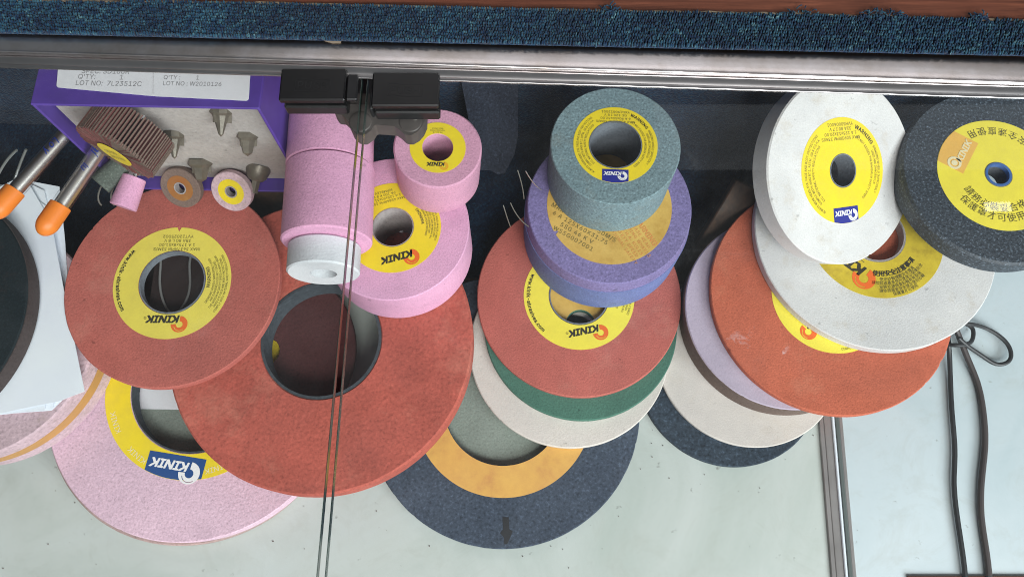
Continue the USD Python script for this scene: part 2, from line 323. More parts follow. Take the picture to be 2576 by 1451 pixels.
def mat_wood(name, a, b, axis_scale, rough=.5):
    return usdkit.material(stage, L + name, {'geo': ('geometry', {}), 'mp': ('mapping', {'scale': axis_scale}),
        'n': ('noise_texture', {'scale': 1.0, 'detail': 8.0, 'roughness': .7, 'distortion': .5}), 'r': ('rgb_ramp', {'ramp': [(.28, a), (.55, tuple((np.array(a) + b) / 2)), (.74, b)]}),
        'bb': ('bump', {'strength': .25, 'distance': .0006}), 'p': ('principled_bsdf', {'roughness': rough, 'specular_ior_level': .35})},
        [('geo.position', 'mp.vector'), ('mp.vector', 'n.vector'), ('n.fac', 'r.fac'), ('r.color', 'p.base_color'), ('n.fac', 'bb.height'), ('bb.normal', 'p.normal')], surface='p.BSDF')
M['wood_red'] = mat_wood('red_brown_wood', (.055, .016, .009), (.26, .085, .045), (12., 260., 200.))
M['wood_brown'] = mat_wood('brown_wood', (.018, .010, .006), (.085, .042, .020), (160., 14., 160.), .6)
M['wood_batten'] = mat_wood('grey_brown_wood', (.11, .08, .05), (.30, .23, .155), (14., 260., 200.), .7)
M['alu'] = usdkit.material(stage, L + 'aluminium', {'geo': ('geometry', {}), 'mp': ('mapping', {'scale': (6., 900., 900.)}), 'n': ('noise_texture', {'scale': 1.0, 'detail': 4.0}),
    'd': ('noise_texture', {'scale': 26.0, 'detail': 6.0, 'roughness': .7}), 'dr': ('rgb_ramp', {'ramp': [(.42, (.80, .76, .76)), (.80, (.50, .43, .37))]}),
    'sx': ('separate_xyz', {}), 'k': ('math', {'math_type': 'multiply_add', 'value2': .035}), 'gr': ('map_range', {'from_min': .2835, 'from_max': .2915, 'to_min': 0.0, 'to_max': .86, 'clamp': True}), 'gm': ('mix', {'color2': (.085, .055, .035)}),  # browner towards the carpet: a reflection put into the base colour
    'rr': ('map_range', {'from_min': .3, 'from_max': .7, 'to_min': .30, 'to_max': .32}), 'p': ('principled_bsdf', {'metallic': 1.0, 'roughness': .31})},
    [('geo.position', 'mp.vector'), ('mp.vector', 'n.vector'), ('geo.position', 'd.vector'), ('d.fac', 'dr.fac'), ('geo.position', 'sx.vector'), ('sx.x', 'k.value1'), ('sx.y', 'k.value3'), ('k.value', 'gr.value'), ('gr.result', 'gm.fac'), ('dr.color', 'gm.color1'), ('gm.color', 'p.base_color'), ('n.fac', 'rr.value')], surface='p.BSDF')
M['alu_dull'] = mat_plain('dull_aluminium', (.56, .54, .54), .30, metal=1., var=(40., .10))
M['alu_strip'] = mat_plain('worn_aluminium', (.40, .375, .365), .30, metal=.55, var=(20., .18), spec=.9)
M['painted_glint'] = mat_plain('painted_glint_lip', (.80, .86, .92), .35, metal=.1, spec=.8)  # pale colour stands in for a bright window reflection on the rib
M['alu_dark'] = mat_plain('green_grey_seal', (.10, .12, .115), .35, spec=.6)
M['cable'] = mat_plain('black_cable', (.022, .024, .026), .5, bump=(900., .2, .0003))
M['cable_brown'] = mat_plain('brown_cable', (.055, .045, .044), .55, bump=(900., .2, .0003))
M['tape'] = mat_plain('old_tape', (.34, .27, .20), .35, var=(60., .2))
# glass: clear with a mirror share by fresnel, plus a very thin film of dust and smears, strengthened to imitate reflection haze
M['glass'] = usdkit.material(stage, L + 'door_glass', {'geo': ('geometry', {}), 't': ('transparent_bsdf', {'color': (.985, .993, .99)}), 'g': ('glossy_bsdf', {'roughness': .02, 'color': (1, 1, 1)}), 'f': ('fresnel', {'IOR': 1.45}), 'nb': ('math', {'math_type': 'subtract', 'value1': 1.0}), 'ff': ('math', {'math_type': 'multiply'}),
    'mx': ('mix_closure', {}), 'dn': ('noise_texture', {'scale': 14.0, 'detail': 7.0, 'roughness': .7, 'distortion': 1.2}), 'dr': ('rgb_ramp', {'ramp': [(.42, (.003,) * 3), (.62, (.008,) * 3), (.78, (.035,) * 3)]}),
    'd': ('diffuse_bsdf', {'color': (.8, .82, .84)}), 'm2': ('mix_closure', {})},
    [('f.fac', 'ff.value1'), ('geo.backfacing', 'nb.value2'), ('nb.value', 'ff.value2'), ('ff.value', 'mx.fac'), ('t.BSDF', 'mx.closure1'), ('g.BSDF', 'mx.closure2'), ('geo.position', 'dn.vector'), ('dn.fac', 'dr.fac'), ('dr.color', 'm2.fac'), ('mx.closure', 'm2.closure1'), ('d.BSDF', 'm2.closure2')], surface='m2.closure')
M['clear'] = usdkit.material(stage, L + 'clear_plastic', {'geo': ('geometry', {}), 'nb': ('math', {'math_type': 'subtract', 'value1': 1.0}), 'ff': ('math', {'math_type': 'multiply'}), 't': ('transparent_bsdf', {'color': (.95, .95, .95)}), 'g': ('glossy_bsdf', {'roughness': .16}), 'f': ('fresnel', {'IOR': 1.5}), 'mx': ('mix_closure', {})},
    [('f.fac', 'ff.value1'), ('geo.backfacing', 'nb.value2'), ('nb.value', 'ff.value2'), ('ff.value', 'mx.fac'), ('t.BSDF', 'mx.closure1'), ('g.BSDF', 'mx.closure2')], surface='mx.closure')
M['glass_edge'] = mat_plain('ground_glass_edge', (.022, .040, .034), .15, spec=.8, var=(90., .5))

# ------------------------------------------------------------------ the case
YAW = -2.0
def case(x, y, z): return frame((x, y, z), spin=YAW)
obj('shelf', moved(bx((-.62, -.45, -.018), (.2760, 0, 0)), case(0, .2165, 0)), M['floor'], label='pale grey painted shelf board the wheels lie on', cat='shelf', kind='structure')
obj('shelf', moved(bx((.2772, -.45, -.018), (.62, .165, 0)), case(0, .2165, 0)), M['floor_blue'], label='pale bluish shelf board right of the aluminium strip, with the cables', cat='shelf', kind='structure')
t = thing('carpet_lining', 'dark blue carpet lining the back and bottom rear of the case', 'carpet', case(0, .2165, 0), kind='structure')
obj('lower_lining', bx((-.62, .018, -.03), (.276, .20, -.022)), M['carpet'], t)
obj('back_lining', bx((-.62, .170, -.022), (.62, .18, .262)), M['carpet'], t)
t = thing('wooden_batten', 'grey brown wooden batten along the rear edge of the pale shelf', 'batten', case(0, .2170, -.02))
obj('bar', rbx((-.62, 0, -.004), (.2755, .016, .0215), .0012), M['wood_batten'], t)
t = thing('shelf_trim', 'worn aluminium joint strip running down the pale shelf at right', 'metal strip', frame((.2632, -.15, 0), spin=0, xhint=(1, -.037, 0)))
obj('base', bx((-.0105, -.25, .0004), (.0098, .33, .0012)), M['alu_strip'], t)
for a, b, h, mm in ((-.0105, -.0068, .0026, 'alu_strip'), (-.0060, .0002, .0021, 'alu_strip'), (.0003, .0026, .0036, 'painted_glint'), (.0028, .0062, .0040, 'alu_dark'), (.0066, .0098, .0022, 'alu_strip')):
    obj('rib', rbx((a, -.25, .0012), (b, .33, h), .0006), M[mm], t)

# rear frame of the glass: one extruded profile (n towards the viewer, z)
t = thing('case_frame', 'aluminium frame rail between the carpet strip and the glass doors', 'frame rail', frame((0, .2895, 0), spin=YAW))
def rail(prof):
    p = Polygon([(-n, z) for n, z in prof]); m = trimesh.creation.extrude_polygon(p, 1.24, engine='earcut')
    # polygon x -> local y, polygon y -> z, extrusion -> x
    m.apply_transform(np.array([[0, 0, 1, -.62], [1, 0, 0, 0], [0, 1, 0, 0], [0, 0, 0, 1.]])); return m
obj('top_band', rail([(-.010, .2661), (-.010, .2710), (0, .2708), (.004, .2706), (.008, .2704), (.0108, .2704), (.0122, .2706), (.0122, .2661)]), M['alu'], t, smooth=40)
a = np.radians(np.linspace(180, 0, 9))
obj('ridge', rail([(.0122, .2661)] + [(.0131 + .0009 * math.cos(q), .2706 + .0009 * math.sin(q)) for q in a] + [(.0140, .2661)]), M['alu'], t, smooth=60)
obj('channel', rail([(.0143, .2661), (.0143, .2681), (.0150, .2684), (.0156, .2681), (.0178, .2676), (.0192, .2668), (.0192, .2661)]), M['alu_dull'], t, smooth=60)
obj('glass_stop', rail([(.0196, .2661), (.0196, .2672), (.0213, .2671), (.0217, .2668), (.0217, .2661)]), M['alu_dull'], t, smooth=60)
tp = at(832, 120, .2714)
obj('tape_scrap', extrude(affinity.translate(Polygon([(-.016, .0072), (.0062, .0072), (.0058, -.0006), (.001, -.0009), (-.004, .0005), (-.008, .0035)]), tp[0], tp[1] - .2895), .2712, .2713), M['tape'], t)

# carpet strip on the ledge behind the frame, and the counter beyond it
ZL = .2738
_lb = np.array([at(a, b, ZL)[:2] for a, b in ((-300, -4), (0, 3), (600, 8), (1290, 25), (1990, 37), (2300, 46), (2576, 54), (2900, 64))])
def ledge_back(x): return np.interp(x, _lb[:, 0], _lb[:, 1])
ledge_front = lambda x: .2903 - .0258 * x
obj('counter_top', moved(bx((-.62, .0055, .255), (.62, .16, ZL - .0012)), case(0, .2895, 0)), M['wood_red'], label='red brown wooden counter top behind the blue carpet strip', cat='counter', kind='structure')
t = thing('carpet_strip', 'blue looped carpet strip with a frayed rear edge along the counter', 'carpet')
xs = np.linspace(-.45, .45, 181)
edge = Polygon([(x, ledge_front(x)) for x in xs] + [(x, ledge_back(x) + .0012 * (noise([x * 160, 3, 1]) - .4)) for x in xs[::-1]])
obj('backing', extrude(edge, ZL - .0010, ZL + .0002), M['carpet'], t)
obj('torn_edge', extrude(Polygon([(x, ledge_back(x) - .0008) for x in xs] + [(x, ledge_back(x) + .0010 * noise([x * 300, 5, 1])) for x in xs[::-1]]), ZL + .0003, ZL + .0009), M['backing'], t)
ico = trimesh.creation.icosphere(1, 1.0); ico.vertices *= (1, 1, 1)
tv, tf = np.array(ico.vertices), np.array(ico.faces); V, Fc, n0 = [], [], 0
y_step, x_step = .0021, .00155
for iy in range(32):
    for ix in range(590):
        x = -.45 + ix * x_step + rng.normal(0, .0002) + (iy % 2) * .0006
        y = ledge_front(x) + .0005 + iy * y_step + rng.normal(0, .00022)
        if y > ledge_back(x) - .0004 - .0025 * max(0, noise([x * 45, 9, 2]) - .62): continue
        if abs(x) > .40: continue
        s = np.array([.00066, .00105, .0014]) * rng.uniform(.75, 1.25, 3); ang = rng.normal(0, .35); c, sn = math.cos(ang), math.sin(ang)
        p = tv * s; p = np.c_[p[:, 0] * c - p[:, 1] * sn, p[:, 0] * sn + p[:, 1] * c, p[:, 2]]; p[:, 1] += p[:, 2] * rng.uniform(-.2, .6)
        V.append(p + (x, y, ZL + .0011 + rng.uniform(0, .0006))); Fc.append(tf + n0); n0 += len(tv)
obj('pile', trimesh.Trimesh(np.vstack(V), np.vstack(Fc), process=False), M['pile'], t, smooth=True, kind='stuff')
for k, (x0, w) in enumerate(((.178, .02), (.226, .030), (.060, .010), (.285, .012))):
    V = []
    for q in range(26 if k != 1 else 60):
        x = x0 + rng.uniform(-.5, .5) * w; y = ledge_back(x) + rng.uniform(-.0015, .0012 + .0035 * math.exp(-((x - x0) / (.3 * w)) ** 2))
        d = rng.normal(0, 1, 3) * (.0012, .0010, .0006); V.append(tube(spline([(x, y, ZL + .001), np.array((x, y, ZL + .0022)) + d, np.array((x, y, ZL + .0012)) + 1.9 * d], 6), .00038, 5))
    obj('frayed_tuft', V, M['pile'], t)

# added board and slab that imitate reflections in the glass, back right and back
p0, p1 = at(1728, 735, -.015), at(1890, 470, .055)
d = p1 - p0; Lp = np.linalg.norm(d); d /= Lp; xh = np.array((1., 0, 0)) - d * d[0]
t = thing('reflection_plank', 'added brown board standing in for a glass reflection between the purple wheel and the white wheel', 'plank', frame(p0, zaxis=np.cross(xh, d), xhint=xh))
obj('board', rbx((-.015, -.002, -.010), (.015, Lp, 0), .001), M['wood_brown'], t)
p = at(1236, 330, .062)
t = thing('reflection_slab', 'dark blue grey grainy slab added for a glass reflection beside the small pink wheel', 'slab', frame(p, zaxis=(0, -.55, .83)))
sl = Polygon([(1.30 * a, 1.30 * b) for a, b in [(-.020, .034), (.018, .034), (.0180, -.004), (.0155, -.016), (.009, -.0285), (.004, -.0292), (-.0005, -.0265), (-.008, -.0262), (-.0105, -.015), (-.0135, -.002)]]).buffer(-.001).buffer(.001)
obj('block', extrude(sl, -.012, 0), mat_grit('reflection_slab_grit', (.030, .038, .058), scale=520, light=2.4, dark=.45), t)

# ------------------------------------------------------------------ grinding wheels
def wheel_body(R, T, b, ch=.0008, chr_=None):
    c2 = chr_ or ch; m = lathe([(b, 0), (R - ch, 0), (R, ch), (R, T - c2), (R - c2, T), (b + ch * .6, T), (b, T - ch * .6)], 288)
    v = m.vertices; r = np.hypot(v[:, 0], v[:, 1]); a = np.arctan2(v[:, 1], v[:, 0]); k = r > R - 1.5 * max(ch, c2)   # crumbled, slightly chipped rim
    q = np.c_[np.cos(a) * R * 140, np.sin(a) * R * 140, v[:, 2] * 300 + R * 900]; q2 = np.c_[np.cos(a) * R * 190, np.sin(a) * R * 190, v[:, 2] * 60 + R * 777]
    d = .00022 * (noise(q[k]) - .5) + .0011 * np.clip(noise(q2[k]) - .84, 0, 1) / .16 * (v[k, 2] > T * .5)
    v[k, :2] *= (1 - d / r[k])[:, None]; m.vertices = v
    return m
def std_print(t, Ro, mats=('ink', 'ink_orange', 'ink_soft'), lines=(), url=True, warn=True, size=1.0, scale_em=1.0):
    z = .00034; ink, em, soft = (M[k] for k in mats)
    g = line_text('KINIK', .112 * Ro * size, .06 * Ro, .60 * Ro, bold=.075, slant=.22, squeeze=1.18, track=.02)
    obj('brand_lettering', flat(g, z), ink, t, smooth=False)
    obj('trademark_sign', flat(line_text('®', .06 * Ro, .37 * Ro, .60 * Ro), z), soft, t, smooth=False)
    obj('emblem', flat(emblem(-.215 * Ro, .745 * Ro, .14 * Ro * size * scale_em), z), em, t, smooth=False)
    if lines:
        hh = .052 * Ro
        obj('code_print', flat(both(*[line_text(s, hh, 0, (-.595 - .078 * i) * Ro - hh / 2, kind=LATIN, squeeze=1.05) for i, s in enumerate(lines)]), z), M['ink_soft2'], t, smooth=False)
    if url: obj('web_address', flat(arc_text('www.kinik-abrasives.com', .945 * Ro, -2, .062 * Ro, inward=True, bold=.05, track=.10), z), ink, t, smooth=False)
    if warn:
        obj('warning_word', flat(arc_text('WARNING', .655 * Ro, 188, .056 * Ro, inward=True, bold=.03, track=.04), z), M['ink_soft2'], t, smooth=False)
        L5 = ['GRINDING WHEELS IMPROPERLY USED', 'ARE DANGEROUS DO NOT EXCEED', 'THE MAXIMUM SAFETY SPEED ALWAYS WEAR', 'HEAD EYE FACE AND BODY PROTECTIONS', 'COMPLY WITH NATIONAL SAFETY REGULATIONS']
        obj('warning_print', flat(both(*[arc_text(s, (.73 + .055 * i) * Ro, 182 - i, .036 * Ro, inward=True, squeeze=.9, size=32) for i, s in enumerate(L5)]), z), M['ink_soft2'], t, smooth=False)
M['ink_soft2'] = mat_plain('faded_ink', (.12, .105, .03), .6)
def box_print(t, Ro, bmat='ink_blue', lines=(), small=True, word=True, w=.31, r0=.655, faint=False):
    z = .00034
    rect = sbox(-w * Ro, r0 * Ro, w * Ro, Ro * 1.2).intersection(Point(0, 0).buffer(Ro * .997, 48))
    obj('logo_panel', flat(rect, z), M[bmat], t, smooth=False)
    obj('brand_lettering', flat(line_text('KINIK', .085 * Ro, .055 * Ro, (r0 + .065) * Ro, bold=.06, slant=.22, squeeze=1.2), z + .0002), M['ink_white'], t, smooth=False)
    obj('emblem', flat(emblem(-.165 * Ro, (r0 + .165) * Ro, .115 * Ro), z + .0002), M['ink_white'], t, smooth=False)
    if faint: obj('pale_print', flat(both(*[arc_text('KINIK', .90 * Ro, a, .055 * Ro, squeeze=1.1) for a in (62, 118, 146, 172, 200, 34)]), z), M['ink_cream'], t, smooth=False)
    if lines:
        hh = .058 * Ro
        obj('code_print', flat(both(*[line_text(s, hh, 0, (-.605 - .088 * i) * Ro - hh / 2, kind=LATIN, squeeze=1.1) for i, s in enumerate(lines)]), z), M['ink_soft2'], t, smooth=False)
    if word: obj('warning_word', flat(arc_text('WARNING', .845 * Ro, 228, .072 * Ro, bold=.04, track=.06), z), M['ink'], t, smooth=False)
    if small:
        q = [('GRINDING WHEELS IMPROPERLY', .865, 177), ('USED ARE DANGEROUS', .785, 180), ('DO NOT EXCEED THE MAXIMUM SAFETY SPEED', .69, 183),
             ('ALWAYS WEAR HEAD, EYE, FACE AND BODY PROTECTIONS', .875, 3), ('COMPLY WITH ANSI B7.1, ASTM, JIS & O.S.H.A.', .79, -2), ('ETC. NATIONAL SAFETY REGULATIONS', .70, 2)]
        obj('warning_print', flat(both(*[arc_text(s, r * Ro, a, .05 * Ro, squeeze=.82, size=32) for s, r, a in q]), z), M['ink_soft2'], t, smooth=False)
def label_sheet(t, T, Ro, Ri, mat, notch=None):
    ring = Point(0, 0).buffer(Ro, 48).difference(Point(0, 0).buffer(Ri, 32))
    if notch is not None:
        n = affinity.rotate(Polygon([(-.0022, -Ro - .001), (.0022, -Ro - .001), (0, -Ro + .0038)]), notch, origin=(0, 0)); ring = ring.difference(n)
    return obj('paper_label', moved(extrude(ring, 0, .00016), frame((0, 0, T + .00003))), M[mat], t, smooth=False)
def holder(t, T, spin):
    x = UsdGeom.Xform.Define(stage, path_for('label_print', t)); x.AddTransformOp().Set(Gf.Matrix4d(*frame((0, 0, T), spin=spin).T.ravel().tolist())); return x.GetPrim()
def wheel(name, label, cat, c, R, T, b, mat, z=None, zaxis=(0, 0, 1), group=None, ch=.0008, lining=None, lin_w=.0012, lab=None, body=None, lin_over=0.0003):
    """c = centre of the top face (x, y, ztop)."""
    za = np.array(zaxis, float); za /= np.linalg.norm(za)
    t = thing(name, label, cat, frame(np.array(c) - za * T, zaxis=za), group)
    obj('abrasive_body', body or wheel_body(R, T, b, ch), M[mat], t)
    if lining:
        ri, ro = b - lin_w, b - .00005
        obj('bore_lining', lathe([(ri, .0003), (ro, .0003), (ro, T + lin_over), (ri, T + lin_over)], 96), M[lining], t)
    if lab:
        kind, Ro, Ri, pm, spin = lab[:5]; kw = lab[5] if len(lab) > 5 else {}
        sheet = label_sheet(t, T, Ro, Ri, pm, kw.pop('notch', None))
        if kind:
            h = holder(sheet, T, spin)
            kind(h, Ro, **kw)
    return t

DW = 'grinding wheel'
# ---- middle stack
wheel('slate_grindstone', 'large slate grey wheel with wide ochre paper ring flat on the shelf', DW, (-.0074, .1162, .0113), .1155, .0078, .0494, 'slate', lab=(None, .0757, .0500, 'ochre', 0))
wheel('grey_green_grindstone', 'thin grey green disc seen inside the slate wheel bore', DW, (-.0074, .1162, .0033), .0560, .0030, .008, 'grey_green')
t = wheel('cream_grindstone', 'thin cream wheel under the dark green wheel in the middle stack', DW, (.0490, .1655, .0178), .0855, .0063, .030, 'cream')
wheel('green_grindstone', 'thin dark green wheel between the cream wheel and a red wheel', DW, (.0588, .1846, .0240), .0828, .0060, .012, 'green', lab=(None, .0420, .0125, 'mustard', 0))
wheel('red_grindstone', 'red wheel with yellow label lying beneath the purple wheel', DW, (.0577, .2078, .0301), .0878, .0060, .0258, 'red', lining='sleeve', lab=(std_print, .0476, .0262, 'yellow_lemon', 192, dict(lines=())))
pw = lathe([(.017, 0), (.0680, 0), (.0685, .0006), (.0685, .0440), (.0668, .0580), (.0660, .0588), (.017, .0588)], 160)
t = wheel('purple_grindstone', 'thick purple wheel with stained mustard label under the blue green wheel', DW, (.0792, .2660, .0890), .068, .0588, .017, 'purple', body=pw)
obj('outer_band', lathe([(.0672, .0004), (.0689, .0004), (.0689, .0425), (.0672, .0425)], 160), M['blue_side'], t)
ls = label_sheet(t, .0588, .0507, .0175, 'mustard', notch=-62)
hd = holder(ls, .0588, -32)
obj('code_print', flat(both(*[line_text(s, .0034, -.010, -.0255 - .0055 * i, kind=LATIN, track=.15) for i, s in enumerate(('MAX 4584RPM  30M/S', '6 A 125X60X31.75', '5SG 46 K V', 'W55G007001'))]), .00034), M['ink_soft2'], hd, smooth=False)
hd2 = holder(ls, .0588, 0)
obj('warning_word', flat(affinity.rotate(line_text('WARNING', .0042, .0265, -.0235, bold=.03), -58, origin=(.0265, -.0235)), .00034), M['ink_rust'], hd2, smooth=False)
obj('warning_print', flat(both(*[affinity.rotate(line_text(s, .0026, 0, 0, track=.15, size=32), -58, origin=(0, 0)) and affinity.translate(affinity.rotate(line_text(s, .0026, 0, 0, track=.15, size=32), -58, origin=(0, 0)), .0225 - .0036 * i, -.0260 - .0021 * i) for i, s in enumerate(('PLEASE READ', 'GRINDING WHEELS', 'O.S.H.A. RULES', 'SAFETY SPEED', 'NATIONAL SAFETY'))]), .00034), M['ink_rust'], hd2, smooth=False)
wheel('teal_grindstone', 'thick blue green grey wheel topping the middle stack above the purple wheel', DW, (.0786, .2925, .1430), .0495, .0537, .0202, 'teal', lining='sleeve', lin_w=.0008, lab=(box_print, .0320, .0204, 'yellow_bright', 177.5, dict(lines=('MAX 4300RPM 30M/S', '6 A 90x50x32.00', 'GC 120 I 8 V', 'YXG190012001'))))
# ---- left group
wheel('grey_green_grindstone', 'thin grey green disc seen inside the pale pink wheel bore', DW, (-.2690, .1295, .0034), .0540, .0030, .008, 'grey_green')
wheel('tan_grindstone', 'tan pink wheel showing only its rim beneath the pale pink wheel', DW, (-.2690, .1295, .0090), .1262, .0088, .055, 'tan_pink')
wheel('pale_pink_grindstone', 'large pale pink wheel with blue logo panel on its yellow ring label', DW, (-.2640, .1305, .0222), .1250, .0130, .0552, 'pink_pale', lining='sleeve_dark', lin_w=.0012, lab=(box_print, .0770, .0560, 'yellow_bright', 171, dict(bmat='ink_navy', small=False, word=False, w=.31, r0=.745, faint=True)))
wheel('brick_red_grindstone', 'largest brick red wheel with a dark lined wide bore', DW, (-.1552, .1628, .0552), .1233, .0245, .0489, 'red_big', ch=.0016, lining='sleeve_dark', lin_w=.0022)
wheel('red_grindstone', 'red wheel with notched yellow label below the purple box', DW, (-.2750, .2060, .0728), .0868, .0075, .0268, 'red', lining='sleeve', lin_w=.0012,
      lab=(std_print, .0475, .0272, 'yellow', 180, dict(notch=180, lines=('MAX 3637RPM 33M/S', '1 A 175x8x51.00', '38A 80 L 8 V', 'YVT22025002'))))
wheel('pink_grindstone', 'pink wheel with yellow label and orange emblem beneath the small pink wheel', DW, (-.0935, .2405, .1052), .0600, .0495, .0163, 'pink', lining='sleeve_pale', lin_w=.0006,
      lab=(std_print, .0378, .0166, 'yellow_bright', 196, dict(url=False, size=1.2, lines=('MAX 4584RPM 33M/S', '1 A 125x50x31.75', 'PA 100 K 8 V', 'WPM81EV'))))
wheel('small_pink_grindstone', 'small thick pink wheel with yellow label just below the latch', DW, (-.0553, .2848, .1530), .0329, .0470, .0113, 'rose_pale', zaxis=(.08, .0, 1), ch=.0012,
      lab=(std_print, .0208, .0115, 'yellow_bright', 182, dict(mats=('ink', 'ink_amber', 'ink_soft'), url=False, warn=False, size=1.15, lines=('PA 60 J 8', 'YNP1N419001', 'W0119045'))))
t = wheel('banded_grindstone', 'thick dusty pink wheel with orange band around its rim at far left', DW, (-.4300, .1600, .0640), .0955, .0415, .03, 'pink_dusty', ch=.0014)
obj('rim_band', lathe([(.0945, .0150), (.0957, .0150), (.0957, .0260), (.0945, .0260)], 160), M['tan_band'], t)
t = thing('paper_stack', 'stack of loose white paper sheets on the banded pink wheel', 'paper')
hs = [[(-60, 470), (85, 458), (150, 470), (163, 600), (176, 780), (196, 968), (130, 1032), (-60, 1046)],
      [(-60, 480), (60, 455), (112, 480), (148, 640), (178, 860), (208, 984), (136, 1008), (134, 1028), (-60, 1050)],
      [(-60, 480), (50, 470), (118, 520), (150, 760), (190, 975), (118, 1003), (114, 1032), (-60, 1046)],
      [(-60, 500), (60, 440), (130, 560), (165, 740), (216, 985), (150, 1010), (96, 1020), (0, 1040), (-60, 1044)]]
for k, poly in enumerate(hs):
    z = .0648 + .0018 * k
    pts = np.array([at(a, b, z)[:2] for a, b in poly]); m = extrude(Polygon(pts), 0, .00022)
    m = m.subdivide_to_size(.008); v = m.vertices
    v[:, 2] += z + .0012 * np.clip((v[:, 0] + .43) * 11, 0, 1) ** 2 * k * .5 + .00025 * np.sin(v[:, 1] * 45 + k * 1.7)
    obj('sheet', trimesh.Trimesh(v, m.faces, process=False), M['paper'], t)
wheel('dark_grindstone', 'dark green black wheel with brown rim lying on the papers at left', DW, (-.4870, .1755, .0900), .1085, .0175, .02, 'dark_green', ch=.001)
wheel('bore_shade_disc', 'dark red brown thin disc added as shade in the wide bore of the brick red wheel', DW, (-.2080, .1590, .0298), .0760, .0070, .012, 'shade_red')  # added disc, its dark colour is the shade on the pink wheel below
obj('rim_band', lathe([(.0985, .0172), (.1087, .0164), (.1092, .0166), (.1092, .0015), (.1080, .0012), (.1080, .0160), (.0990, .0166)], 160), M['brown_rim'], stage.GetPrimAtPath('/World/dark_grindstone'))
# ---- right group
wheel('dark_slate_grindstone', 'dark slate wheel lowest of the right stack', DW, (.1872, .1445, .0073), .0786, .0071, .02, 'slate_dark')
wheel('cream_grindstone', 'cream wheel above the dark slate wheel in the right stack', DW, (.2040, .1612, .0117), .0799, .0042, .02, 'cream')
wheel('lavender_grindstone', 'lavender wheel with rim coloured brown for shade below the orange red wheel', DW, (.2310, .1925, .0385), .0845, .0262, .02, 'lavender')
obj('outer_band', lathe([(.0836, .0006), (.0849, .0006), (.0849, .0252), (.0836, .0252)], 160), M['shaded_side'], stage.GetPrimAtPath('/World/lavender_grindstone'))  # brown band puts the shade of the wheel side into its colour
wheel('orange_red_grindstone', 'large orange red wheel half covered by the big white wheel', DW, (.2680, .2030, .0462), .1010, .0075, .0255, 'red_orange', lab=(std_print, .0498, .0260, 'yellow_lemon', 128, dict(lines=())))
def bwh_print(t, Ro):
    z = .00034
    obj('brand_lettering', flat(line_text('KINIK', .15 * Ro, .14 * Ro, .555 * Ro, bold=.075, slant=.22, squeeze=1.15), z), M['ink'], t, smooth=False)
    obj('emblem', flat(emblem(-.245 * Ro, .70 * Ro, .17 * Ro), z), M['ink_orange'], t, smooth=False)
    obj('maker_print', flat(line_text('中國砂輪', .10 * Ro, .30 * Ro, .36 * Ro, kind=CJK, track=.5), z), M['ink_soft2'], t, smooth=False)
    obj('rule', flat(sbox(-.12 * Ro, .485 * Ro, .62 * Ro, .497 * Ro), z), M['ink_soft2'], t, smooth=False)
    obj('warning_word', flat(arc_text('■■■■■■■■', .62 * Ro, 145, .055 * Ro, kind=CJK), z) if False else flat(arc_text('使用安全注意事項', .66 * Ro, 150, .066 * Ro, inward=True, kind=CJK, bold=.04), z), M['ink'], t, smooth=False)
    q = ['使用砂輪請戴安全護具', '請勿超過最高使用速度以保障安全', '安裝前請檢查砂輪有無裂痕', '請依照國家安全規定使用砂輪', '保護罩才可使用']
    obj('warning_print', flat(both(*[arc_text(s, (.735 + .058 * i) * Ro, 150, .043 * Ro, inward=True, kind=CJK, size=32) for i, s in enumerate(q)]), z), M['ink_soft2'], t, smooth=False)
wheel('white_grindstone', 'big white wheel with olive yellow label under the black wheel', DW, (.3075, .2545, .0570), .1015, .0100, .0250, 'white', lining='sleeve_pale', lin_w=.0010, lab=(bwh_print, .0573, .0258, 'olive', 140))
def bw_print(t, Ro):
    z = .00034
    rect = sbox(-.30 * Ro, .50 * Ro, .36 * Ro, Ro).intersection(Point(0, 0).buffer(Ro * .995, 48))
    obj('logo_panel', flat(rect, z), M['peach'], t, smooth=False)
    obj('brand_lettering', flat(line_text('KINIK', .10 * Ro, .09 * Ro, .60 * Ro, bold=.05, slant=.15, squeeze=1.1), z + .0002), M['ink_cream'], t, smooth=False)
    obj('emblem', flat(Point(-.19 * Ro, .70 * Ro).buffer(.115 * Ro).difference(Point(-.19 * Ro, .70 * Ro).buffer(.075 * Ro)).union(Point(-.19 * Ro, .70 * Ro).buffer(.05 * Ro)), z + .0002), M['ink_cream'], t, smooth=False)
    s = .115 * Ro
    obj('safety_print', flat(both(arc_text('請務必裝妥合格', .66 * Ro, 196, s, True, CJK, track=.12), arc_text('保護罩才可使用', .83 * Ro, 194, s, True, CJK, track=.12), arc_text('安全速度使用', .86 * Ro, 24, s, True, CJK, track=.25)), z), M['ink_soft2'], t, smooth=False)
    obj('code_print', flat(both(arc_text('MAX 2800 RPM', .70 * Ro, 290, .085 * Ro, True), arc_text('1 A 150x20', .82 * Ro, 290, .085 * Ro, True)), z), M['ink_soft2'], t, smooth=False)
wheel('black_grindstone', 'black grainy wheel with blue bushing and Chinese lettering on yellow label', DW, (.3935, .2885, .1000), .0775, .0200, .0110, 'black', ch=.002, lining='sleeve', lin_w=.0006, lab=(bw_print, .0490, .0112, 'yellow_lemon', 58))
obj('blue_bushing', lathe([(.0086, .0165), (.0104, .0165), (.0104, .0206), (.0086, .0206)], 64), M['blue_bush'], stage.GetPrimAtPath('/World/black_grindstone'))
